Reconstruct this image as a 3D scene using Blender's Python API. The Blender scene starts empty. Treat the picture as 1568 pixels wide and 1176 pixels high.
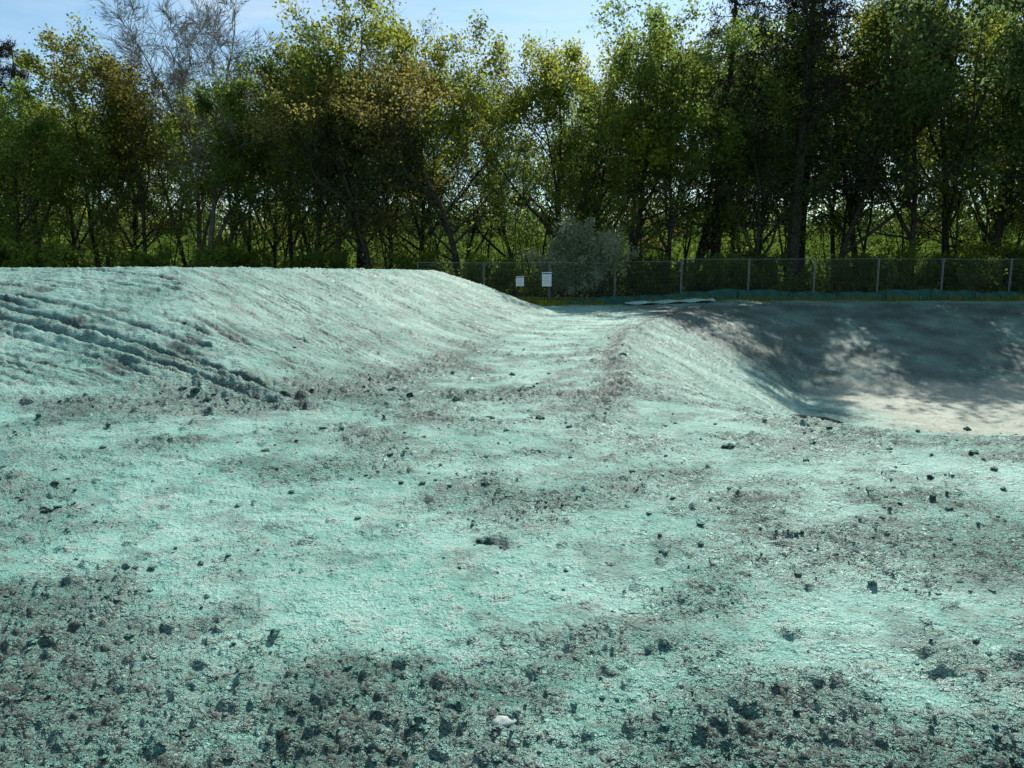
import bpy, math, random
import numpy as np
from mathutils import Vector

rad = math.radians
scene = bpy.context.scene

# ------------------------------------------------------------------ noise
_rs = np.random.RandomState(7)
PERM = np.concatenate([_rs.permutation(256)]*3)
GA = _rs.rand(256)*2*np.pi
GX, GY = np.cos(GA), np.sin(GA)
def perlin(x, y, seed=0):
    x = np.asarray(x, float)+seed*17.31; y = np.asarray(y, float)+seed*9.73
    xi = np.floor(x).astype(int); yi = np.floor(y).astype(int)
    xf = x-xi; yf = y-yi
    u = xf*xf*xf*(xf*(xf*6-15)+10); v = yf*yf*yf*(yf*(yf*6-15)+10)
    def g(ix, iy, dx, dy):
        h = PERM[(PERM[ix & 255]+iy) & 255]
        return GX[h]*dx+GY[h]*dy
    a = g(xi, yi, xf, yf); b = g(xi+1, yi, xf-1, yf)
    c = g(xi, yi+1, xf, yf-1); d = g(xi+1, yi+1, xf-1, yf-1)
    return (a+(b-a)*u)+((c+(d-c)*u)-(a+(b-a)*u))*v
def fbm(x, y, o=4, seed=0, gain=0.5):
    s = 0; a = 1; f = 1
    for i in range(o):
        s = s+a*perlin(x*f, y*f, seed+i*3); a *= gain; f *= 2.03
    return s
def hsh(ix, iy, k):
    return PERM[(PERM[(PERM[ix & 255]+iy) & 255]+k) & 255]/255.0
def clods(x, y, cell, prob, seed=0):
    X = x/cell+seed*5.3; Y = y/cell+seed*3.1
    X, Y = X+.25*perlin(X*1.1, Y*1.1, seed+5), Y+.25*perlin(X*1.1, Y*1.1, seed+9)
    xi = np.floor(X).astype(int); yi = np.floor(Y).astype(int)
    out = np.zeros_like(X)
    for dx in (-1, 0, 1):
        for dy in (-1, 0, 1):
            cx = xi+dx; cy = yi+dy
            px = cx+0.15+0.7*hsh(cx, cy, 11+seed); py = cy+0.15+0.7*hsh(cx, cy, 47+seed)
            r = 0.22+0.36*hsh(cx, cy, 91+seed)**2
            e = 0.7+0.6*hsh(cx, cy, 131+seed)
            on = hsh(cx, cy, 173+seed) < prob
            d2 = ((X-px)*e)**2+((Y-py)/e)**2
            hh = np.sqrt(np.maximum(0, r*r-d2))*on
            out = np.maximum(out, hh)
    return out*cell
def sst(a, b, t):
    t = np.clip((t-a)/(b-a), 0, 1); return t*t*(3-2*t)
def S(t):
    t = np.clip(t, 0, 1); return 0.65*t+0.35*t*t*(3-2*t)

# ------------------------------------------------------------------ terrain
def xt(y):   # right-hand toe of the big mound
    return np.interp(y, [6, 8, 10, 12.8, 18, 24, 27, 30], [-3.4, -2.7, -2.0, -1.5, -0.6, 0.6, 1.3, 1.9])
def xl(y):   # left rim of the basin
    return np.interp(y, [6, 8, 11, 15, 20, 25, 30, 34], [0.9, 1.25, 1.75, 2.25, 3.2, 4.9, 7.0, 9.0])
def yn(x):
    return np.interp(x, [-14, -8, -5, -2.5], [6.8, 6.9, 7.4, 8.4])
def parts(x, y):
    sr = S((xt(y)-x)*0.96/4.35)
    sn = S((y-yn(x))/np.interp(x, [-9, -3], [7.2, 5.0]))
    sf = S((33.0-y)/4.5)
    m = np.minimum(np.minimum(sr, sn), sf)
    m = 0.8*m+0.2*sr*sn*sf
    dl = np.clip((x-xl(y))*0.93/4.6, 0, 1); dl = .93*dl+.07*S(dl)
    dn = S((y-np.interp(x, [1, 3, 5, 10, 20], [7.4, 7.4, 6.9, 6.2, 5.8]))/7.5)
    df = S((34.5-y)/10.5)
    return m, dl*dn*df
def hmacro(x, y):
    x = np.asarray(x, float); y = np.asarray(y, float)
    m, b = parts(x, y)
    z = 1.68*m-2.3*b
    z = z+0.05*perlin(x*0.3, y*0.3, 3)*(1-0.6*m)*(1-.7*sst(9, 14, y))
    z = z+0.16*sst(0.3, -3.2, x+0.25*(y-6))*sst(4.6, 6.6, y)*(1-sst(0, .5, m))
    z = z+0.05*np.exp(-((y-6.8)/0.7)**2)*sst(2.2, 5, x)
    z = z+0.05*np.exp(-((x-xl(y)+.05)/0.2)**2)*sst(8.5, 11, y)*sst(29, 22, y)
    z = z-0.07*np.exp(-((x-(xl(y)+xt(y))*.5)/1.1)**2)*sst(7.5, 11, y)*sst(33, 24, y)
    z = z+0.22*sst(31, 36, y)*sst(5, 11, x)+0.08*sst(33, 39, y)-.2*sst(38, 46, y)*sst(5, 11, x)
    z = z+10*sst(62, 175, y)
    z = z+0.25*fbm(x*0.08, y*0.08, 2, 5)*sst(40, 60, np.hypot(x, y))
    return z
def blob(x, y, cx, cy, rx, ry):
    return np.exp(-(((x-cx)/rx)**2+((y-cy)/ry)**2))
def rubble(x, y):
    n = fbm(x*0.7, y*1.0, 5, 20, .65)
    r = 0.28+0.8*n
    wob = 0.35*fbm(x*1.6, y*1.6, 4, 22, .6)
    r = r+0.6*sst(3.3, 2.2, y+wob)
    r = r+0.55*sst(-0.7, -1.9, x+wob)*sst(4.3, 2.8, y)
    r = r+0.55*np.exp(-((x-xt(y)-0.05+wob*.8)/0.5)**2)*sst(7.5, 8.6, y)*sst(22, 10, y)
    r = r+0.45*np.exp(-((x-xl(y)+0.2+wob*.6)/0.35)**2)*sst(7.0, 9, y)
    r = r+0.6*blob(x, y, -3.5, 8.3, .8, .5)+0.6*blob(x, y, -1.1, 9.5, .9, .8)+0.5*blob(x, y, .2, 10.2, .6, .6)
    r = r+0.4*blob(x, y, 2.8, 4.1, .9, .6)+0.35*blob(x, y, -0.1, 5.2, .7, .35)+0.35*blob(x, y, 1.4, 5.8, .9, .35)
    r = r-0.7*blob(x, y, -0.35, 3.7, 1.0, .8)-0.45*blob(x, y, -2.6, 5.3, 1.0, .5)-.35*blob(x, y, .2, 7.0, .9, .5)
    m, b = parts(x, y)
    r = r*(1-0.5*sst(.1, .3, m))*(1-0.55*sst(.1, .3, b))
    return np.clip(r, 0, 1)
GROOVES = [(6.56, -14, -4.6, 0.065, 0.12), (6.24, -14, -5.2, 0.06, 0.10), (6.98, -13, -7.5, 0.05, 0.05), (5.92, -12.5, -7.2, .045, .04),
           (8.6, -14, -9.3, .05, .05), (9.4, -15, -8.4, .05, .045), (10.5, -15, -8.5, .055, .075), (11.6, -15, -9, .05, .05), (12.6, -15, -9, .06, .08), (14.1, -15, -9.5, .055, .06), (15.3, -15.5, -9, .065, .09), (16.5, -16, -9, .06, .06), (17.6, -16, -9, .065, .08), (19.2, -17, -9, .06, .06), (20.5, -17, -9, .07, .08), (22.2, -18, -9, .07, .07)]
def groove_terms(x, y):
    a = 0.89*x-0.45*y; p = 0.45*x+0.89*y
    return a, p, p+0.05*perlin(a*.5, p*.5, 61)+.012*perlin(a*3, p*3, 63)
def lines(wp, a, f, s, seed, w=.07):     # thin drawn-out scratches
    return sst(w, 0, np.abs(perlin(wp*f, a*s, seed)))*sst(-.2, .25, fbm(wp*1.3, a*.6, 2, seed+4))
def basin_terms(x, y):
    a = 0.59*x-0.81*y; p = 0.81*x+0.59*y
    return a, p, p+0.05*perlin(a*.5, p*.5, 81)
def hdetail(x, y):
    m, b = parts(x, y)
    R = rubble(x, y)
    lowm = sst(-.25, .25, fbm(x*1.9, y*2.4, 3, 47))
    flat = (1-sst(.05, .3, m))*(1-sst(.05, .3, b))
    z = 0.018*fbm(x*1.3, y*2.6, 3, 40)*(1-.7*sst(9, 13, y))+(.013+.016*np.clip(R+.4*lowm, 0, 1))*fbm(x*6, y*8, 4, 44, .62)
    d = clods(x, y, 0.04, 0.8, 1)*0.85*np.clip(.10+1.1*R+.25*lowm, 0, 1)
    d = np.maximum(d, clods(x, y, 0.075, 0.6, 2)*0.85*sst(0.12, 0.7, R+.25*lowm))
    d = np.maximum(d, clods(x, y, 0.13, 0.25, 3)*0.5*sst(0.4, 0.95, R+.1*lowm))
    d = np.maximum(d, clods(x, y, 0.10, 0.10, 4)*0.6)
    z = z+d
    far = sst(4.5, 8, y)
    z = z+far*(clods(x, y, 0.17, .45, 5)*.6*np.clip(R*1.2+.2*lowm, 0, 1)*(.3+.7*flat))
    a, p, wp = groove_terms(x, y)
    on = sst(0.02, 0.2, m)
    z = z+on*(0.02*fbm(wp*2.2, a*0.25, 3, 62)-0.045*lines(wp, a, 3.2, .14, 66)-.03*lines(wp, a, 6, .3, 76, .12)+0.026*fbm(x*5, y*5, 3, 67, .65))
    on2 = np.maximum(on, .9*sst(5.8, 6.3, y)*sst(-1, -2.2, x))
    for (p0, a0, a1, w, dep) in GROOVES:
        br = np.clip(0.85+.8*perlin(a*1.1, p*0.2+p0, 70), .2, 1.3)
        t = np.exp(-((wp-p0)/w)**2)*sst(a0, a0+1, a)*sst(a1, a1-1, a)
        z = z+on2*(-dep*t*br+0.45*dep*br*np.exp(-((wp-p0+2.0*w)/w)**2)*sst(a0, a0+1, a)*sst(a1, a1-1, a))
    a, p, wp = basin_terms(x, y)
    on = sst(0.02, 0.12, b)*sst(13, 9, x)
    z = z+on*(0.03*fbm(wp*1.8, a*0.15, 3, 82)-0.09*lines(wp, a, 2.6, .10, 86, .09)-.05*lines(wp, a, 5, .25, 87, .13))+sst(.02, .15, b)*.03*fbm(x*4, y*4, 3, 88, .6)
    z = z-0.07*blob(x, y, -0.15, 4.35, .07, .045)-0.05*blob(x, y, -.05, 4.28, .03, .08)
    z = z-.25*blob(x, y, 5.0, 12.2, .5, .3)
    return z*sst(60, 36, y)

ang_f = np.linspace(rad(-50), rad(50), 1150)
ang_b = np.linspace(rad(50), rad(310), 120)[1:-1]
ang = np.concatenate([ang_f, ang_b])
rr = np.concatenate([[0.01], np.linspace(0.15, 1.55, 14), np.geomspace(1.6, 46, 800), np.geomspace(46.5, 900, 60)])
A, Rr = np.meshgrid(ang, rr)
GXm = (np.sin(A)*Rr).ravel(); GYm = (np.cos(A)*Rr).ravel()
Z = hmacro(GXm, GYm)+hdetail(GXm, GYm)
na, nr = len(ang), len(rr)
I, J = np.meshgrid(np.arange(nr-1), np.arange(na), indexing='ij')
J2 = (J+1) % na
quads = np.stack([I*na+J, (I+1)*na+J, (I+1)*na+J2, I*na+J2], -1).reshape(-1, 4)[:, ::-1]

def mesh_np(name, verts, quads, mats, mat_idx=None, smooth=False, attrs=None):
    me = bpy.data.meshes.new(name)
    verts = np.asarray(verts, np.float32); quads = np.asarray(quads, np.int32)
    me.vertices.add(len(verts)); me.vertices.foreach_set('co', verts.ravel())
    k = quads.shape[1]
    me.loops.add(quads.size); me.loops.foreach_set('vertex_index', quads.ravel())
    me.polygons.add(len(quads))
    me.polygons.foreach_set('loop_start', np.arange(0, quads.size, k, dtype=np.int32))
    me.polygons.foreach_set('loop_total', np.full(len(quads), k, np.int32))
    for m in mats: me.materials.append(m)
    if mat_idx is not None: me.polygons.foreach_set('material_index', np.asarray(mat_idx, np.int32))
    me.polygons.foreach_set('use_smooth', np.full(len(quads), smooth))
    if attrs:
        for k2, v in attrs.items():
            at = me.attributes.new(k2, 'FLOAT', 'POINT'); at.data.foreach_set('value', np.asarray(v, np.float32))
    me.update(calc_edges=True)
    return me
def add_obj(name, me, loc=(0, 0, 0), parent=None):
    o = bpy.data.objects.new(name, me); scene.collection.objects.link(o); o.location = loc
    if parent: o.parent = parent
    return o

# ------------------------------------------------------------------ material helpers
class NT:
    def __init__(s, name):
        s.m = bpy.data.materials.new(name); s.m.use_nodes = True
        s.t = s.m.node_tree; s.t.nodes.clear()
        s.out = s.t.nodes.new('ShaderNodeOutputMaterial')
    def n(s, typ, **kw):
        nd = s.t.nodes.new(typ)
        for k, v in kw.items(): setattr(nd, k, v)
        return nd
    def l(s, a, b): s.t.links.new(a, b)
    def noise(s, vec, scale, detail=4, rough=.55):
        nd = s.n('ShaderNodeTexNoise'); nd.inputs['Scale'].default_value = scale
        nd.inputs['Detail'].default_value = detail; nd.inputs['Roughness'].default_value = rough
        if vec is not None: s.l(vec, nd.inputs['Vector'])
        return nd.outputs['Fac']
    def mr(s, v, a, b, c=0, d=1):
        nd = s.n('ShaderNodeMapRange'); s.l(v, nd.inputs['Value'])
        for i, q in zip((1, 2, 3, 4), (a, b, c, d)): nd.inputs[i].default_value = q
        return nd.outputs[0]
    def math(s, op, a, b):
        nd = s.n('ShaderNodeMath', operation=op)
        for i, q in enumerate((a, b)):
            if isinstance(q, (int, float)): nd.inputs[i].default_value = q
            else: s.l(q, nd.inputs[i])
        return nd.outputs[0]
    def mix(s, f, a, b):
        nd = s.n('ShaderNodeMix', data_type='RGBA')
        if isinstance(f, (int, float)): nd.inputs[0].default_value = f
        else: s.l(f, nd.inputs[0])
        for i, q in ((6, a), (7, b)):
            if isinstance(q, tuple): nd.inputs[i].default_value = (*q, 1)
            else: s.l(q, nd.inputs[i])
        return nd.outputs[2]
    def attr(s, name):
        return s.n('ShaderNodeAttribute', attribute_name=name).outputs['Fac']
    def bsdf(s, col, rough=.8, spec=.3, metal=0, normal=None):
        b = s.n('ShaderNodeBsdfPrincipled')
        for q, nm in ((rough, 'Roughness'), (spec, 'Specular IOR Level')):
            if isinstance(q, (int, float)): b.inputs[nm].default_value = q
            else: s.l(q, b.inputs[nm])
        if isinstance(col, tuple): b.inputs['Base Color'].default_value = (*col, 1)
        else: s.l(col, b.inputs['Base Color'])
        b.inputs['Metallic'].default_value = metal
        if normal is not None: s.l(normal, b.inputs['Normal'])
        return b.outputs[0]
    def bump(s, h, strength, dist):
        nd = s.n('ShaderNodeBump'); nd.inputs['Distance'].default_value = dist
        if isinstance(strength, (int, float)): nd.inputs['Strength'].default_value = strength
        else: s.l(strength, nd.inputs['Strength'])
        s.l(h, nd.inputs['Height']); return nd.outputs[0]
    def done(s, sh): s.l(sh, s.out.inputs['Surface']); return s.m

def mulch_material(name, use_attr=True):
    t = NT(name)
    pos = t.n('ShaderNodeNewGeometry').outputs['Position']
    n1 = t.noise(pos, 0.8, 5, .65); n2 = t.noise(pos, 9, 4, .65); n3 = t.noise(pos, 45, 3, .7)
    st = t.mr(t.attr('rub'), 0, .6, .72, 1.0) if use_attr else 1.0
    nb = t.bump(t.math('ADD', n3, t.math('MULTIPLY', n2, 1.5)), st, .04)
    sp = t.n('ShaderNodeSeparateXYZ'); t.l(nb, sp.inputs[0]); nz = sp.outputs[2]
    c = t.mix(t.mr(n1, .35, .65), (0.165, 0.425, 0.325), (0.32, 0.59, 0.475))
    c = t.mix(t.mr(n2, .48, .66, 0, .8), c, (0.58, 0.77, 0.66))
    c = t.mix(t.mr(n3, .34, .54, .6, 0), c, (0.05, 0.265, 0.19))
    n5 = t.noise(pos, 1.7, 4, .7)
    c = t.mix(t.mr(n5, .57, .70, 0, .55), c, (0.40, 0.44, 0.36))
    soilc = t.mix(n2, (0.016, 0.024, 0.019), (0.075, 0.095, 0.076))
    sm = t.math('ADD', t.math('MULTIPLY', n3, .55), t.math('MULTIPLY', n2, .45))
    side = t.mr(nz, .85, .55, 0, .16)
    if use_attr:
        R = t.attr('rub'); soil_and_shade = t.attr('soil_and_shade')
        lim = t.math('ADD', t.math('ADD', sm, side), t.math('MULTIPLY', R, .10))
        lim = t.math('ADD', lim, t.mr(n1, .35, .65, .02, -.02))
        f = t.mr(lim, .605, .655, 0, .96)
        c = t.mix(f, c, soilc)
        c = t.mix(t.math('MULTIPLY', soil_and_shade, t.mr(n3, .36, .52, .4, .98)), c, soilc)  # soil tone for bare ground and for the far bank's painted shade
        c = t.mix(t.math('MULTIPLY', t.attr('floor'), t.mr(n2, .35, .6, .5, 1)), c, (0.46, 0.46, 0.35))
        gcol = t.mix(t.mr(t.noise(pos, .5, 3), .35, .65), (0.05, 0.10, 0.012), (0.11, 0.17, 0.02))
        gcol = t.mix(t.attr('litter'), gcol, t.mix(n2, (0.03, 0.04, 0.012), (0.08, 0.11, 0.022)))
        c = t.mix(t.attr('grass'), c, gcol)
        spec = t.math('MULTIPLY', t.mr(t.attr('grass'), 0, 1, 1, 0), t.mr(n1, .4, .6, .35, .65))
    else:
        c = t.mix(t.mr(t.math('ADD', sm, side), .56, .62, 0, .95), c, soilc); spec = .3
    return t.done(t.bsdf(c, t.mr(n2, .35, .65, .38, .75), spec, normal=nb))
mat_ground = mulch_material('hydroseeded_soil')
mat_clod = mulch_material('soil_clod_mat', False)

Rb = rubble(GXm, GYm)
m_, b_ = parts(GXm, GYm)
soil_and_shade = np.zeros_like(GXm)
a_, p_, wp_ = groove_terms(GXm, GYm)
onm = sst(.02, .2, m_)
on2 = np.maximum(onm, .9*sst(5.8, 6.3, GYm)*sst(-1, -2.2, GXm))
for (p0, a0, a1, w, dep) in GROOVES:
    soil_and_shade += on2*np.exp(-((wp_-p0)/(w*.85))**2)*sst(a0, a0+1, a_)*sst(a1, a1-1, a_)*np.clip(0.9+.9*perlin(a_*1.1, p_*.2+p0, 70), .25, 1)*min(1, dep/.06)
soil_and_shade += onm*(1.1*lines(wp_, a_, 3.2, .14, 66, .09)+.75*lines(wp_, a_, 6, .3, 76, .14))
soil_and_shade += .55*sst(0.0, .45, fbm(GXm*2.2, GYm*2.6, 4, 91, .65))*sst(0.05, .25, m_)
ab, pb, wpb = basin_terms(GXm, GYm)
soil_and_shade += sst(.02, .12, b_)*sst(13, 9, GXm)*(1.1*lines(wpb, ab, 2.6, .10, 86, .10)+.9*lines(wpb, ab, 5, .25, 87, .15))
soil_and_shade += .9*blob(GXm, GYm, -0.15, 4.35, .09, .05)+blob(GXm, GYm, 5.0, 12.2, .5, .25)*1.3
soil_and_shade += .8*np.exp(-((GXm-xt(GYm)-0.05)/0.25)**2)*sst(7.5, 8.6, GYm)*sst(30, 18, GYm)*np.clip(.5+1.5*fbm(GXm*3, GYm*3, 3, 95), 0, 1)
soil_and_shade += 1.0*np.exp(-((GXm-xl(GYm)+0.22)/0.2)**2)*sst(8.5, 10.5, GYm)*sst(32, 24, GYm)*np.clip(.6+1.5*fbm(GXm*3, GYm*2, 3, 96), 0, 1)
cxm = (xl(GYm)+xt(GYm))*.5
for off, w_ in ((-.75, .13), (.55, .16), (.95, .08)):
    soil_and_shade += .7*np.exp(-((GXm-cxm-off+.08*perlin(GYm*.5, GXm*.2, 130))/w_)**2)*sst(7.5, 9.5, GYm)*sst(32, 24, GYm)*np.clip(.35+1.6*fbm(GXm*1.5, GYm*.9, 3, 131+int(off*4)), 0, 1)
soil_and_shade += .65*sst(.04, .45, fbm(GXm*1.1, GYm*1.2, 5, 92, .65))*sst(6, 8, GYm)*sst(22, 11, GYm)*(1-sst(0, .1, m_))*(1-sst(0, .1, b_))
soil_and_shade += .5*sst(.05, .5, fbm(GXm*1.6, GYm*2.2, 5, 102, .65))*sst(8, 6, GYm)
soil_and_shade += (.85+.5*fbm(GXm*.6, GYm*.6, 3, 94))*sst(22, 27, GYm+.2*(GXm-8))*sst(3.5, 6.5, GXm)*sst(37, 34, GYm)  # far bank: tree shade painted into the colour with the soil tone
soil_and_shade = np.clip(soil_and_shade, 0, 1)
floor = sst(.86, .99, b_+0.10*fbm(GXm*.8, GYm*.8, 3, 97))*sst(9, 11, GXm+.5*perlin(GXm, GYm, 98))
grass = sst(35.0, 36.6, GYm+1.3*fbm(GXm*.5, GYm*.5, 2, 99))
grass = np.maximum(grass, sst(-3, -12, GYm))
grass = np.maximum(grass, sst(33, 40, np.abs(GXm)))
litter = sst(40, 43, GYm)*sst(66, 57, GYm)
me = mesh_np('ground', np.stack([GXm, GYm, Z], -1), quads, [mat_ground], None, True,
             {'rub': Rb, 'soil_and_shade': soil_and_shade, 'floor': floor, 'grass': grass, 'litter': litter})
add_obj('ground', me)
def ht(x, y): return float(hmacro(np.array([x]), np.array([y]))[0]+hdetail(np.array([x]), np.array([y]))[0])

# ------------------------------------------------------------------ clods
import bmesh
def ico(sub, seed, rough=.28):
    bm = bmesh.new(); bmesh.ops.create_icosphere(bm, subdivisions=sub, radius=1)
    rs = np.random.RandomState(seed)
    v = np.array([x.co[:] for x in bm.verts]); f = np.array([[q.index for q in x.verts] for x in bm.faces]); bm.free()
    k = rs.randn(3, 3)*1.6
    n = np.sin(v@k[0]*1.7+seed)+np.sin(v@k[1]*2.3+1)+.7*np.sin(v@k[2]*4)
    v = v*(1+rough*.45*n[:, None])+rs.randn(*v.shape)*rough*.22
    return v, f
ICOS = [ico(1, i) for i in range(8)]; ICOB = [ico(2, i+20, .3) for i in range(6)]
rs = np.random.RandomState(3)
def scatter(xs, ys, ss, lib):
    zs = hmacro(xs, ys)+hdetail(xs, ys)
    V = []; F = []; off = 0
    for i in range(len(xs)):
        v, f = lib[rs.randint(len(lib))]
        th = rs.rand()*6.28; c, s_ = math.cos(th), math.sin(th)
        sc = ss[i]*np.array([rs.uniform(.8, 1.3), rs.uniform(.7, 1.1), rs.uniform(.55, .85)])
        w = v*sc
        w = np.stack([w[:, 0]*c-w[:, 1]*s_, w[:, 0]*s_+w[:, 1]*c, w[:, 2]], -1)+np.array([xs[i], ys[i], zs[i]+ss[i]*.18])
        V.append(w); F.append(f+off); off += len(v)
    return np.concatenate(V), np.concatenate(F)
N = 90000
th = rs.uniform(rad(-46), rad(46), N); r_ = 1.9*np.exp(rs.rand(N)*math.log(22/1.9))
xs = np.sin(th)*r_; ys = np.cos(th)*r_
Rp = rubble(xs, ys); m1, b1 = parts(xs, ys)
clump = sst(-.1, .4, fbm(xs*2.5, ys*2.5, 3, 120))
keep = rs.rand(N) < (0.012+0.42*Rp**1.5*(.25+.75*clump))*(1-.7*sst(.05, .3, m1))*(1-.7*sst(.05, .3, b1))
xs, ys, r_ = xs[keep], ys[keep], r_[keep]
ss = np.clip(0.0042*(rs.rand(len(xs))+.02)**-.5, .0042, .018)*np.clip(r_/3.5, .9, 1.9)
V, F = scatter(xs, ys, ss, ICOS)
add_obj('soil_clods', mesh_np('soil_clods', V, F, [mat_clod], None, False))
big = [(-2.85, 8.45, .065), (-.25, 8.0, .055), (.3, 8.05, .045), (2.0, 6.7, .045), (-3.6, 8.35, .06), (-3.4, 8.2, .04), (-3.8, 8.5, .05), (-3.2, 8.6, .05),
       (-1.05, 3.1, .026), (-.8, 2.4, .028), (-.19, 4.38, .022), (-.08, 4.3, .02), (1.1, 3.9, .018),
       (-1.3, 9.4, .05), (-.7, 9.2, .05), (-1.6, 9.9, .06), (.25, 10.6, .05), (.0, 12, .05),
       (2.1, 14, .06), (4.0, 6.3, .04), (3.3, 5.7, .03),
       (10.2, 17.5, .10), (11.4, 18.3, .09), (12.6, 17.2, .08), (2.7, 5.2, .02), (-2.1, 6.2, .03), (-3.15, 4.85, .03), (-3.08, 4.88, .022), (-3.2, 4.9, .02)]
bx = np.array([b[0] for b in big]); by = np.array([b[1] for b in big]); bs = np.array([b[2] for b in big])
V, F = scatter(bx, by, bs, ICOB)
t = NT('dark_soil'); g = t.n('ShaderNodeNewGeometry').outputs['Position']
nn = t.noise(g, 30, 4)
mat_dark = t.done(t.bsdf(t.mix(t.mr(nn, .5, .6, 0, .8), (0.03, 0.035, 0.028), (0.16, 0.38, 0.28)), .9, .2, normal=t.bump(nn, .6, .02)))
add_obj('soil_lumps', mesh_np('soil_lumps', V, F, [mat_dark], None, False))
t = NT('pale_stone'); g = t.n('ShaderNodeNewGeometry').outputs['Position']; nn = t.noise(g, 25, 4)
mat_stone = t.done(t.bsdf(t.mix(t.mr(nn, .4, .6), (.30, .40, .34), (.6, .62, .56)), .7, .3, normal=t.bump(nn, .3, .01)))
V, F = ico(3, 5, .16)
V = V*np.array([.040, .028, .020])+np.array([-.03, 2.47, ht(-.03, 2.47)+.012])
add_obj('pale_stone', mesh_np('pale_stone', V, F, [mat_stone], None, True))
V, F = ico(3, 9, .2)
t = NT('slab_rock'); g = t.n('ShaderNodeNewGeometry').outputs['Position']; nn = t.noise(g, 12, 4)
mat_slab = t.done(t.bsdf(t.mix(nn, (.012, .016, .014), (.06, .07, .06)), .9, .1))
V = V*np.array([.50, .15, .16]); c, s_ = math.cos(-.5), math.sin(-.5)
V = np.stack([V[:, 0]*c-V[:, 1]*s_, V[:, 0]*s_+V[:, 1]*c, V[:, 2]], -1)+np.array([4.95, 12.2, float(hmacro(4.95, 12.2))+.16])
add_obj('stone_slab', mesh_np('stone_slab', V, F, [mat_slab], None, False))

# ------------------------------------------------------------------ trees
def bark(name, c1, c2):
    t = NT(name); pos = t.n('ShaderNodeNewGeometry').outputs['Position']
    n = t.noise(pos, 6, 2, .65)
    return t.done(t.bsdf(t.mix(t.mr(n, .35, .65), c1, c2), .9, .1))
bark_dark = bark('bark_dark', (.022, .019, .014), (.08, .068, .05))
bark_grey = bark('bark_grey', (.17, .145, .12), (.30, .27, .23))
def leafmat(name, c1, c2, tr=.5, boost=2.0):
    t = NT(name)
    tint = t.attr('tint'); oi = t.n('ShaderNodeObjectInfo').outputs['Random']
    f = t.math('ADD', t.math('MULTIPLY', tint, .7), t.math('MULTIPLY', oi, .3))
    c = t.mix(f, c1, c2)
    d = t.n('ShaderNodeBsdfDiffuse'); t.l(c, d.inputs['Color'])
    tc = t.n('ShaderNodeVectorMath', operation='SCALE'); t.l(c, tc.inputs[0]); tc.inputs['Scale'].default_value = boost
    tl = t.n('ShaderNodeBsdfTranslucent'); t.l(tc.outputs[0], tl.inputs['Color'])
    mx = t.n('ShaderNodeMixShader'); mx.inputs[0].default_value = tr
    t.l(d.outputs[0], mx.inputs[1]); t.l(tl.outputs[0], mx.inputs[2])
    return t.done(mx.outputs[0])
leaf_green = leafmat('leaf_green', (.052, .086, .02), (.155, .205, .038), .6, 2.6)
leaf_yellow = leafmat('leaf_yellow_green', (.09, .112, .022), (.21, .225, .036), .6, 2.6)
leaf_olive = leafmat('leaf_olive', (.09, .085, .025), (.215, .185, .045), .6, 2.5)
leaf_dark = leafmat('leaf_dark_green', (.038, .068, .024), (.115, .16, .05), .58, 2.3)
leaf_pale = leafmat('leaf_pale', (.14, .17, .08), (.38, .42, .30), .5, 2.0)
leaf_needle = leafmat('needles', (.024, .03, .022), (.07, .057, .045), .3, 1.4)
leaf_under = leafmat('leaf_undergrowth', (.04, .07, .015), (.12, .165, .03), .55, 2.0)

class Acc:
    def __init__(s): s.V = []; s.Q = []; s.M = []; s.T = []; s.o = 0
    def add(s, v, q, m, t):
        s.V.append(v); s.Q.append(q+s.o); s.M.append(np.full(len(q), m)); s.T.append(np.broadcast_to(t, (len(v),))); s.o += len(v)
    def mesh(s, name, mats, smooth=False):
        return mesh_np(name, np.concatenate(s.V), np.concatenate(s.Q), mats, np.concatenate(s.M), smooth, {'tint': np.concatenate(s.T)})
def tube(acc, P, R, n, m=0):
    P = np.asarray(P); R = np.asarray(R); k = len(P)
    T = np.gradient(P, axis=0); T /= np.linalg.norm(T, axis=1)[:, None]+1e-9
    ref = np.array([0.3, 0.2, 1.0]) if abs(T[0, 2]) < .8 else np.array([1.0, .1, .0])
    U = np.cross(T, ref); U /= np.linalg.norm(U, axis=1)[:, None]+1e-9
    W = np.cross(T, U)
    a = np.arange(n)*2*np.pi/n
    ring = P[:, None]+R[:, None, None]*(np.cos(a)[None, :, None]*U[:, None]+np.sin(a)[None, :, None]*W[:, None])
    i, j = np.meshgrid(np.arange(k-1), np.arange(n), indexing='ij'); j2 = (j+1) % n
    q = np.stack([i*n+j, i*n+j2, (i+1)*n+j2, (i+1)*n+j], -1).reshape(-1, 4)
    acc.add(ring.reshape(-1, 3), q, m, 0.5)
def leaves(acc, C, la, lb, tint, r, m=1):
    n = len(C)
    d = r.randn(n, 3); d /= np.linalg.norm(d, axis=1)[:, None]
    e = np.cross(d, r.randn(n, 3)); e /= np.linalg.norm(e, axis=1)[:, None]
    s = r.uniform(.65, 1.35, n)[:, None]
    v = np.stack([C-d*la*s, C+e*lb*s, C+d*la*s, C-e*lb*s], 1).reshape(-1, 3)
    q = np.arange(4*n).reshape(-1, 4)
    acc.add(v, q, m, np.repeat(tint, 4))
def path(p, d, L, n, r, wig, up):
    pts = [p]; d = d/np.linalg.norm(d)
    for i in range(n):
        d = d+r.randn(3)*wig+np.array([0, 0, up]); d = d/np.linalg.norm(d)
        p = p+d*L/n; pts.append(p)
    return np.array(pts)
def at(P, t):
    x = t*(len(P)-1); i = min(int(x), len(P)-2); f = x-i
    d = P[i+1]-P[i]
    return P[i]*(1-f)+P[i+1]*f, d/np.linalg.norm(d)
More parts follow.
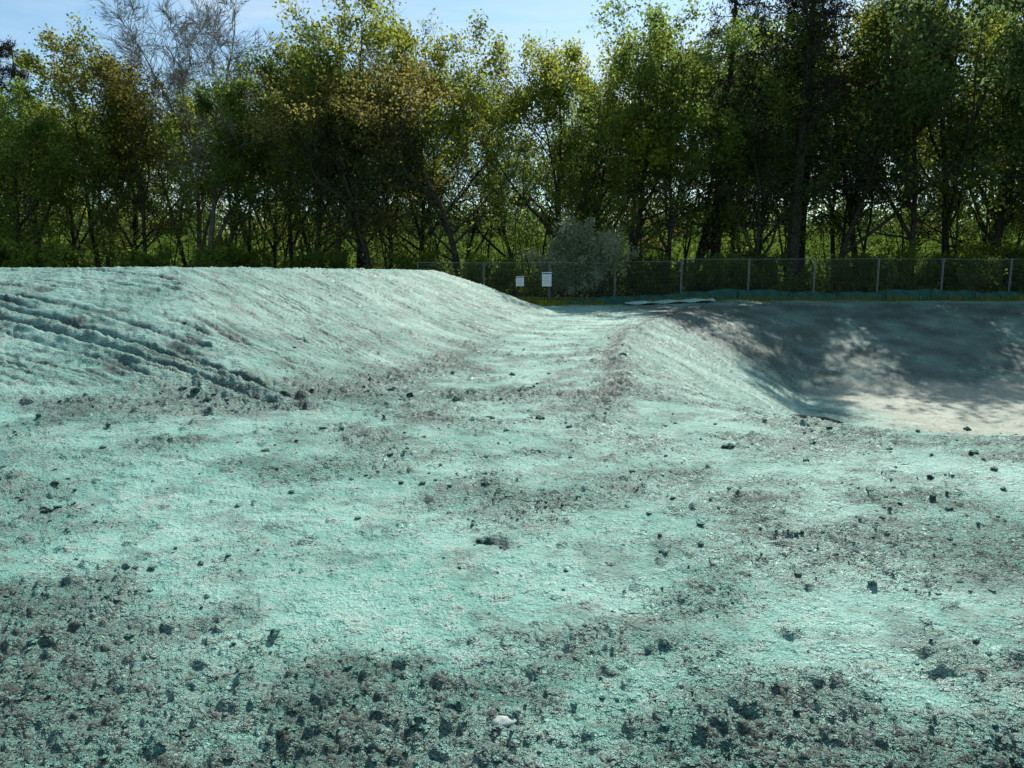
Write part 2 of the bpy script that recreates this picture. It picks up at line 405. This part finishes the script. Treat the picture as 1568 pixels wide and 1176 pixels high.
def side(d, r, ang):
    e = np.cross(d, r.randn(3)); e /= np.linalg.norm(e); return d*math.cos(ang)+e*math.sin(ang)
def make_tree(name, seed, H=14, base=.25, spread=.36, r0=.2, nb=(17, 7, 6), lpt=14, lsz=(.09, .058), mats=None, forks=2, wig=.07, lean=(0, 0), fine=0, up=.045, tw=.008):
    r = np.random.RandomState(seed); acc = Acc()
    stems = []
    P = path(np.array([0, 0, -.3]), np.array([lean[0], lean[1], 1.]), H*.95, 14, r, wig, .02)
    R = r0*(1-np.linspace(0, 1, 15)**.9*.93); R[0] *= 1.35
    tube(acc, P, R, 8); stems.append((P, R, base, H))
    for k in range(forks):
        t = r.uniform(.12, .45); p, d = at(P, t); rr_ = np.interp(t, np.linspace(0, 1, 15), R)*.75
        Q = path(p, side(d, r, r.uniform(.35, .65)), (1-t)*H*.88, 11, r, wig*1.3, .07)
        R2 = rr_*(1-np.linspace(0, 1, 12)*.93); tube(acc, Q, R2, 7); stems.append((Q, R2, .25, H*(1-t)))
    for (P, R, b, h) in stems:
        n1 = int(nb[0]*(1 if b == base else .6))
        for i in range(n1):
            t = b+(1-b)*(i+r.rand())/n1
            t = min(t, .99)
            p, d = at(P, t); r1 = max(.012, np.interp(t, np.linspace(0, 1, len(R)), R)*.5)
            L = H*spread*(1-.6*t)*r.uniform(.5, 1.3)
            Q = path(p, side(d, r, r.uniform(.6, 1.25)), L, 7, r, .15, up)
            R1 = r1*(1-np.linspace(0, 1, 8)*.85); tube(acc, Q, R1, 5)
            dens = r.choice([.15, .6, 1.0, 1.3])
            if t < .45: dens *= .7
            for j in range(nb[1]):
                t2 = .22+.78*(j+r.rand())/nb[1]; t2 = min(t2, .99)
                p2, d2 = at(Q, t2); L2 = L*.5*(1.15-.5*t2)*r.uniform(.6, 1.35)
                Q2 = path(p2, side(d2, r, r.uniform(.4, .95)), L2, 4, r, .16, .03)
                rb = max(tw*1.2, r1*.4*(1-t2*.6)); tube(acc, Q2, rb*(1-np.linspace(0, 1, 5)*.7), 4)
                bt = np.clip(r.normal(.5, .26), 0, 1)
                for k in range(nb[2]):
                    t3 = min(.15+.85*(k+r.rand())/nb[2], .99); p3, d3 = at(Q2, t3); L3 = max(.4, L2*.55)*r.uniform(.6, 1.3)
                    Q3 = path(p3, side(d3, r, r.uniform(.35, .85)), L3, 2, r, .15, .02)
                    tube(acc, Q3, np.array([1, .8, .45])*tw, 3)
                    for f_ in range(fine):
                        p4, d4 = at(Q3, r.uniform(.1, .98)); Q4 = path(p4, side(d4, r, r.uniform(.3, .6)), L3*.75, 2, r, .08, .06)
                        tube(acc, Q4, np.array([.9, .75, .4])*tw, 3)
                    if lpt:
                        n = max(0, int(lpt*dens*r.uniform(.3, 1.5)))
                        if n:
                            u = r.rand(n)[:, None]; C = Q3[0]*(1-u)+Q3[2]*u+r.randn(n, 3)*.22
                            leaves(acc, C, lsz[0], lsz[1], np.clip(bt+r.normal(0, .18, n), 0, 1), r)
    return acc.mesh(name, mats)
def make_pine(name, seed, H=22, mats=None, dens=18, base=.22, reach=4.6):
    r = np.random.RandomState(seed); acc = Acc()
    P = path(np.array([0, 0, -.3]), np.array([0., 0, 1]), H, 16, r, .02, .03)
    R = .38*(1-np.linspace(0, 1, 17)*.93); tube(acc, P, R, 9)
    z = base
    while z < .985:
        for k in range(r.randint(3, 6)):
            p, d = at(P, min(z+r.uniform(-.01, .01), .99))
            a = r.rand()*6.28; L = reach*(1.0-.75*((z-base)/(1-base))**1.3)*r.uniform(.55, 1.15)
            Q = path(p, np.array([math.cos(a), math.sin(a), r.uniform(-.1, .35)]), L, 7, r, .09, -.015)
            tube(acc, Q, max(.02, .05*(1-z*.6))*(1-np.linspace(0, 1, 8)*.8), 5)
            bare = .5 if z < .4 else .2
            for j in range(11):
                t2 = min(bare+(1-bare)*(j+r.rand())/11, .99); p2, d2 = at(Q, t2); L2 = r.uniform(.5, 1.2)*(1.2-.5*t2)
                Q2 = path(p2, side(d2, r, r.uniform(.6, 1.1)), L2, 3, r, .12, -.02); tube(acc, Q2, np.array([.014, .012, .009, .005]), 3)
                n = int(dens*r.uniform(.2, 1.4)*(.35 if z < .5 else 1)); u = r.rand(n)
                if n:
                    C = np.array([at(Q2, q*.99)[0] for q in u])+r.randn(n, 3)*.09
                    leaves(acc, C, .13, .03, np.clip(r.normal(.5, .3, n), 0, 1), r)
        z += .024
    return acc.mesh(name, mats)

BD = bark_dark
TR = {
 'g1': ('oak_tree', make_tree('oak_tree_mesh', 1, 14, .16, .40, .20, mats=[BD, leaf_green], lpt=14)),
 'g2': ('ash_tree', make_tree('ash_tree_mesh', 2, 14, .22, .34, .17, mats=[BD, leaf_green], forks=1, lpt=13)),
 'y1': ('birch_tree', make_tree('birch_mesh', 3, 14, .18, .34, .17, mats=[BD, leaf_yellow], lpt=12)),
 'y2': ('field_maple_tree', make_tree('maple_mesh', 4, 14, .14, .38, .18, mats=[BD, leaf_yellow], lpt=11, forks=3)),
 'o1': ('young_oak_tree', make_tree('spreading_oak_mesh', 5, 14, .15, .48, .24, mats=[BD, leaf_olive], lpt=13, lsz=(.075, .05), forks=3, wig=.11)),
 'o2': ('alder_tree', make_tree('alder_mesh', 6, 14, .18, .35, .16, mats=[BD, leaf_olive], lpt=10)),
 'd1': ('beech_tree', make_tree('beech_mesh', 7, 14, .2, .36, .17, mats=[BD, leaf_dark], lpt=11, forks=2)),
 'd2': ('elm_tree', make_tree('elm_mesh', 8, 14, .28, .32, .16, mats=[BD, leaf_dark], lpt=10, forks=2, wig=.09)),
 'b1': ('bare_tree', make_tree('bare_mesh', 9, 14, .3, .30, .15, nb=(20, 8, 6), lpt=0, mats=[bark_grey], forks=2, fine=3, up=.12, tw=.0085)),
 'thin': ('thin_tree', make_tree('thin_mesh', 10, 14, .2, .24, .11, nb=(14, 6, 5), lpt=7, mats=[BD, leaf_green], forks=1, wig=.08)),
 'p1': ('pine_tree', make_pine('pine_mesh', 11, 22, [BD, leaf_needle])),
 'p2': ('larch_tree', make_pine('larch_mesh', 12, 22, [BD, leaf_needle], dens=12, base=.3, reach=4.2)),
}
rt = np.random.RandomState(42)
def put(k, x, y, H, wide=1.0):
    nm, me = TR[k]; o = add_obj(nm, me, (x, y, float(hmacro(x, y))-.05))
    s = H/(22 if k[0] == 'p' else 14)
    o.scale = (s*wide, s*wide, s); o.rotation_euler = (rt.uniform(-.03, .03), rt.uniform(-.03, .03), rt.rand()*6.28)
front = [('p2', -35, 56, 18), ('g1', -31, 47, 13), ('g2', -28, 45, 11.5), ('y1', -27.5, 50, 15.8), ('g1', -36, 50, 14), ('o2', -23.5, 48, 15),
         ('b1', -20, 50, 19.5, 1.15), ('b1', -22.5, 54, 19.5, 1.1), ('g2', -18, 47, 14), ('y1', -15, 51, 15.6), ('d1', -12.6, 47, 14.4), ('g1', -13.5, 53, 15.8), ('b1', -12, 52, 17), ('y1', -9.6, 48, 18.8), ('o2', -7.5, 46, 13.5),
         ('y2', -5.8, 49, 17), ('o1', -3.2, 44.5, 13.4, 1.1), ('o1', -8.5, 45, 13), ('y2', 3.0, 47, 16.2), ('d1', 4.8, 46, 14.6), ('g1', 7.6, 48, 17), ('y1', 9.6, 46, 15), ('g1', 5, 52, 15.8),
         ('d1', 11.8, 49, 16.5), ('p1', 16.8, 45.5, 25), ('p2', 13.4, 50, 23), ('d2', 14.5, 45, 14), ('d1', 19.6, 46, 18), ('g2', 22, 48, 20), ('y1', 24, 45, 19), ('d1', 26.8, 47, 21),
         ('y2', 29.5, 46, 20), ('d2', 31.5, 44, 19), ('g2', 33.5, 48, 21), ('p2', 19.8, 52, 24), ('o2', 30.5, 42.6, 8), ('g1', 37, 46, 20), ('d1', 42, 47, 20), ('y1', 47, 48, 19), ('g1', -42, 48, 14), ('y2', -47, 49, 14)]
for f in front: put(*f)
ks = ['g1', 'g2', 'd1', 'o2', 'd2', 'thin', 'g2', 'y2']
x = -52.
while x < 60:
    y = rt.uniform(52, 62)
    H = rt.uniform(12.5, 15) if x < 11 else rt.uniform(16, 19)
    put(ks[rt.randint(len(ks))], x, y, H); x += rt.uniform(2.4, 4.0)
x = -36.
while x < 40:
    put('thin', x, rt.uniform(43.5, 52), rt.uniform(8, 12) if x < 11 else rt.uniform(10, 16)); x += rt.uniform(1.1, 2.3)

def shrub(name, seed, W, Hh, n, mats, lsz=(.06, .045)):
    r = np.random.RandomState(seed); acc = Acc()
    for i in range(9):
        a = r.rand()*6.28; P = path(np.array([r.normal(0, .15), r.normal(0, .15), -.1]), np.array([math.cos(a)*.5, math.sin(a)*.5, 1.]), Hh*r.uniform(.7, 1), 7, r, .16, .0)
        tube(acc, P, .045*(1-np.linspace(0, 1, 8)*.8), 5)
        for j in range(14):
            p, d = at(P, r.uniform(.2, .99)); L = W*.5*r.uniform(.4, 1)
            Q = path(p, side(d, r, r.uniform(.5, 1.2)), L, 4, r, .2, .02); tube(acc, Q, .014*(1-np.linspace(0, 1, 5)*.7), 4)
            k = int(n/126*r.uniform(.4, 1.6)); u = r.rand(k)
            C = np.array([at(Q, q*.99)[0] for q in u]).reshape(-1, 3)+r.randn(k, 3)*.16
            leaves(acc, C, lsz[0], lsz[1], np.clip(r.normal(r.uniform(.2, .8), .2, k), 0, 1), r)
    return acc.mesh(name, mats)
hw = shrub('hawthorn_mesh', 31, 3.4, 4.6, 14000, [BD, leaf_pale], (.075, .055))
add_obj('hawthorn_bush', hw, (3.0, 42.2, .05))
o = add_obj('hawthorn_bush', hw, (5.0, 42.8, .05)); o.rotation_euler[2] = 2; o.scale = (.85, .85, .85)
hz = shrub('hazel_mesh', 32, 3.0, 4.0, 8000, [BD, leaf_green], (.08, .06))
for (x, y, s) in [(-31, 43.5, 1.3), (-26.5, 43, 1.), (-21, 44, .9), (-16, 45, 1), (-11, 44, .9), (-6, 45, .9), (-1.5, 43, .8), (8.5, 44, .8), (11.5, 43, .8), (33.0, 43, 1.1), (15, 45, .9), (20.5, 43.5, .8), (23.5, 45, .9), (26.2, 43.2, .9), (29, 45, 1)]:
    o = add_obj('hazel_bush', hz, (x, y, .0)); o.scale = (s, s, s); o.rotation_euler[2] = x

r = np.random.RandomState(50); acc = Acc()
for i in range(620):
    x = r.uniform(-52, 58); y = r.uniform(42.2, 60); hh = r.uniform(.3, 1.5)*(1.0 if r.rand() < .75 else 1.9)
    n = r.randint(60, 200); z0 = float(hmacro(x, y)); w = r.uniform(.4, 1.1)
    C = np.stack([x+r.normal(0, w, n), y+r.normal(0, w, n), z0+hh*np.abs(r.rand(n))**.8], -1)
    leaves(acc, C, .10, .06, np.clip(r.normal(r.rand(), .15, n), 0, 1), r, 1)
    for k in range(2):
        P = path(np.array([x+r.normal(0, .4), y+r.normal(0, .4), z0-.1]), np.array([r.normal(0, .3), r.normal(0, .3), 1.]), hh*1.7, 4, r, .15, 0)
        tube(acc, P, .014*(1-np.linspace(0, 1, 5)*.6), 3)
add_obj('undergrowth', acc.mesh('undergrowth', [BD, leaf_under]))
acc = Acc()
for i in range(780):
    x = r.uniform(-75, 85); y = r.uniform(61, 80); hh = r.uniform(1.5, 7.5)
    n = r.randint(50, 160); z0 = float(hmacro(x, y)); w = r.uniform(.5, 1.3)
    P = path(np.array([x, y, z0-.1]), np.array([r.normal(0, .2), r.normal(0, .2), 1.]), hh*1.2, 6, r, .12, 0)
    tube(acc, P, r.uniform(.03, .1)*(1-np.linspace(0, 1, 7)*.7), 4)
    u = r.uniform(.2, 1, n); C = np.array([at(P, q*.99)[0] for q in u])+r.randn(n, 3)*np.array([w, w, .5])
    leaves(acc, C, .16, .10, np.clip(r.normal(r.rand(), .15, n), 0, 1), r, 1)
add_obj('woodland_thicket', acc.mesh('woodland_thicket', [BD, leaf_under]))
acc = Acc()
for i in range(420):
    x = r.uniform(-190, 190); y = r.uniform(150, 175); H = r.uniform(2, 7)
    n = 130; z0 = float(hmacro(x, y)); w = r.uniform(1.2, 3)
    C = np.stack([x+r.normal(0, w, n), y+r.normal(0, w, n), z0+H*r.rand(n)], -1)
    leaves(acc, C, .4, .3, np.clip(r.normal(r.rand(), .15, n), 0, 1), r, 1)
    tube(acc, path(np.array([x, y, z0-.2]), np.array([0, 0, 1.]), H, 3, r, .05, 0), np.full(4, .12), 4)
add_obj('distant_hedgerow', acc.mesh('distant_hedgerow', [BD, leaf_dark]))
n = 42000
gx = r.uniform(-34, 44, n); gy = 35.6+7.5*r.rand(n)
k = (perlin(gx*.6, gy*.6, 33) > -.05); gx, gy = gx[k], gy[k]; n = len(gx)
gz = hmacro(gx, gy); h = r.uniform(.08, .34, n); a = r.rand(n)*3.14; w = .02
b0 = np.stack([gx-w*np.cos(a), gy-w*np.sin(a), gz-.02], -1); b1_ = np.stack([gx+w*np.cos(a), gy+w*np.sin(a), gz-.02], -1)
tp = np.stack([gx+r.normal(0, .06, n), gy+r.normal(0, .06, n), gz+h], -1); md = (b1_+tp)/2+np.array([.008, 0, 0])
acc = Acc(); acc.add(np.stack([b0, b1_, md, tp], 1).reshape(-1, 3), np.arange(4*n).reshape(-1, 4), 0, np.repeat(r.rand(n), 4))
add_obj('grass', acc.mesh('grass', [leaf_yellow]))

# ------------------------------------------------------------------ fence
t = NT('galvanised_steel'); mat_galv = t.done(t.bsdf((.22, .24, .25), .5, .4, .3))
t = NT('wire_steel'); mat_wire = t.done(t.bsdf((.16, .18, .18), .5, .5, .4))
t = NT('fence_foot'); mat_foot = t.done(t.bsdf((.08, .08, .075), .9, .2))
fence = bpy.data.objects.new('temporary_mesh_fence', None); scene.collection.objects.link(fence)
af = Acc(); aw = Acc(); afoot = Acc()
rf = np.random.RandomState(5)
def box(acc, c, s, m=0):
    x, y, z = c; a, b, d = [q/2 for q in s]
    v = np.array([[x+i*a, y+j*b, z+k_*d] for i in (-1, 1) for j in (-1, 1) for k_ in (-1, 1)])
    q = np.array([[0, 1, 3, 2], [4, 6, 7, 5], [0, 4, 5, 1], [2, 3, 7, 6], [0, 2, 6, 4], [1, 5, 7, 3]])
    acc.add(v, q, m, .5)
x0 = -5.0
def fy(x): return 40+.25*math.sin(x*.35)
while x0 < 44:
    x1 = x0+3.5; ya, yb = fy(x0), fy(x1); zb = float(hmacro(min((x0+x1)/2, 40), 40))+.06
    dz = rf.uniform(-.06, .06)
    A_ = lambda u, z: np.array([x0+.03+(3.44)*u, ya+(yb-ya)*u, zb+z+dz*(u-.5)])
    for u in (0, 1): tube(af, [A_(u, 0), A_(u, 1), A_(u, 2.02)], np.full(3, .018), 6)
    for z in (.12, 1.98): tube(af, [A_(0, z), A_(.5, z), A_(1, z)], np.full(3, .014), 6)
    for u in np.linspace(.02, .98, 46): tube(aw, [A_(u, .12), A_(u, 1.98)], np.full(2, .0024), 3)
    for z in np.linspace(.3, 1.85, 8): tube(aw, [A_(0, z), A_(1, z)], np.full(2, .003), 3)
    box(afoot, (x0, ya, zb-.03), (.24, .7, .13))
    x0 = x1
add_obj('frames', af.mesh('frames', [mat_galv], True), parent=fence)
add_obj('wire_mesh', aw.mesh('wire_mesh', [mat_wire]), parent=fence)
add_obj('feet', afoot.mesh('feet', [mat_foot]), parent=fence)
t = NT('sign_white'); mat_w = t.done(t.bsdf((.85, .85, .83), .5, .4))
t = NT('sign_blue'); mat_b = t.done(t.bsdf((.12, .2, .4), .5, .4))
t = NT('sign_print'); mat_k = t.done(t.bsdf((.2, .2, .2), .5, .4))
for (x, z, w, h) in [(1.85, 1.25, .5, .75), (.42, 1.15, .42, .52)]:
    e = bpy.data.objects.new('safety_sign', None); scene.collection.objects.link(e); e.location = (x, fy(x)-.06, z)
    ac = Acc(); box(ac, (0, 0, 0), (w, .012, h)); add_obj('board', ac.mesh('board', [mat_w]), parent=e)
    ac = Acc(); box(ac, (0, -.009, h*.40), (w*.9, .004, h*.10)); add_obj('header', ac.mesh('header', [mat_b]), parent=e)
    ac = Acc()
    for q in range(4): box(ac, (-.02, -.009, h*.2-q*h*.15), (w*(.7-.1*(q % 2)), .004, h*.02))
    add_obj('text_lines', ac.mesh('text_lines', [mat_k]), parent=e)
    ac = Acc()
    for sx in (-1, 1): tube(ac, [[sx*w*.4, .0, h*.45], [sx*w*.4, .06, h*.47]], np.full(2, .006), 4)
    add_obj('cable_ties', ac.mesh('cable_ties', [mat_k]), parent=e)
t = NT('green_netting'); pos = t.n('ShaderNodeNewGeometry').outputs['Position']
mat_net = t.done(t.bsdf(t.mix(t.noise(pos, 5, 3), (.008, .05, .038), (.02, .12, .09)), .6, .3))
X = np.linspace(1.0, 40, 400); Y = 37.3+.5*np.sin(X*.3)-1.0*np.exp(-((X-3)/2.5)**2)
rows = []
for k_, hgt in enumerate(np.linspace(0, 1, 6)):
    top = .45+.08*np.sin(X*.7)+.04*np.sin(X*3.1)
    rows.append(np.stack([X, Y+.05*np.sin(X*9+k_)*hgt+.06*k_/5, hmacro(X, Y)-.03+top*hgt*sst(.8, 6, X)], -1))
Vn = np.concatenate(rows); nX = len(X)
i, j = np.meshgrid(np.arange(5), np.arange(nX-1), indexing='ij')
q = np.stack([i*nX+j, i*nX+j+1, (i+1)*nX+j+1, (i+1)*nX+j], -1).reshape(-1, 4)
net = bpy.data.objects.new('green_silt_netting', None); scene.collection.objects.link(net)
add_obj('netting', mesh_np('netting', Vn, q, [mat_net], None, True), parent=net)
ac = Acc()
for x in np.arange(1.6, 40, 2.4):
    yy = float(np.interp(x, X, Y)); z0 = float(hmacro(x, yy)); tube(ac, [[x, yy-.03, z0-.1], [x, yy-.03, z0+.6]], np.full(2, .02), 6)
add_obj('stakes', ac.mesh('stakes', [BD]), parent=net)
t = NT('pale_sheet'); mat_sheet = t.done(t.bsdf((.28, .48, .42), .6, .4))
X = np.linspace(5.4, 9.6, 60); V = []
for k_ in range(5):
    Yk = 35.7+.22*k_-.25*(X-5.4)*.4
    V.append(np.stack([X, Yk, hmacro(X, Yk)+.08+.09*math.sin(k_/4*3.14)+.03*np.sin(X*5+k_)], -1))
V = np.concatenate(V); nX = 60
i, j = np.meshgrid(np.arange(4), np.arange(nX-1), indexing='ij')
q = np.stack([i*nX+j, i*nX+j+1, (i+1)*nX+j+1, (i+1)*nX+j], -1).reshape(-1, 4)
add_obj('geotextile_sheet', mesh_np('geotextile_sheet', V, q, [mat_sheet], None, True))

# ------------------------------------------------------------------ world, sun, camera
EL, AZ = rad(44), rad(21)
w = bpy.data.worlds.new('World'); scene.world = w; w.use_nodes = True
nt = w.node_tree; nt.nodes.clear()
out = nt.nodes.new('ShaderNodeOutputWorld'); bg = nt.nodes.new('ShaderNodeBackground'); bg.inputs['Strength'].default_value = .125
sky = nt.nodes.new('ShaderNodeTexSky'); sky.sky_type = 'NISHITA'; sky.sun_disc = False; sky.sun_elevation = EL; sky.sun_rotation = AZ
sky.dust_density = .6; sky.ozone_density = .8
tc = nt.nodes.new('ShaderNodeTexCoord'); mp = nt.nodes.new('ShaderNodeMapping'); mp.inputs['Scale'].default_value = (1.2, 2.0, 5); mp.inputs['Rotation'].default_value = (0, .35, .3)
nz = nt.nodes.new('ShaderNodeTexNoise'); nz.inputs['Scale'].default_value = 1.6; nz.inputs['Detail'].default_value = 7; nz.inputs['Roughness'].default_value = .6; nz.inputs['Distortion'].default_value = .5
mr = nt.nodes.new('ShaderNodeMapRange'); mr.inputs[1].default_value = .46; mr.inputs[2].default_value = .72; mr.inputs[4].default_value = .65
tint = nt.nodes.new('ShaderNodeMix'); tint.data_type = 'RGBA'; tint.blend_type = 'MULTIPLY'; tint.inputs[0].default_value = 1; tint.inputs[7].default_value = (.94, 1.14, 1.16, 1)
mx = nt.nodes.new('ShaderNodeMix'); mx.data_type = 'RGBA'; mx.inputs[7].default_value = (7.2, 7.5, 7.6, 1)
L = nt.links.new
L(tc.outputs['Generated'], mp.inputs[0]); L(mp.outputs[0], nz.inputs['Vector']); L(nz.outputs['Fac'], mr.inputs[0]); L(mr.outputs[0], mx.inputs[0])
L(sky.outputs[0], tint.inputs[6]); L(tint.outputs[2], mx.inputs[6]); L(mx.outputs[2], bg.inputs[0]); L(bg.outputs[0], out.inputs[0])

sd = bpy.data.lights.new('sun', 'SUN'); sd.energy = 5; sd.angle = rad(.5); sd.color = (1, .96, .88)
so = bpy.data.objects.new('sun', sd); scene.collection.objects.link(so)
Sv = Vector((math.sin(AZ)*math.cos(EL), math.cos(AZ)*math.cos(EL), math.sin(EL)))
so.rotation_euler = Sv.to_track_quat('Z', 'Y').to_euler()

cd = bpy.data.cameras.new('camera'); cd.sensor_width = 36; cd.lens = 26.2; cd.clip_start = .05; cd.clip_end = 3000
co = bpy.data.objects.new('camera', cd); scene.collection.objects.link(co); co.location = (0, 0, 1.6); co.rotation_euler = (rad(90-8.5), 0, 0)
scene.camera = co
scene.view_settings.view_transform = 'Standard'; scene.view_settings.look = 'None'; scene.view_settings.exposure = 0
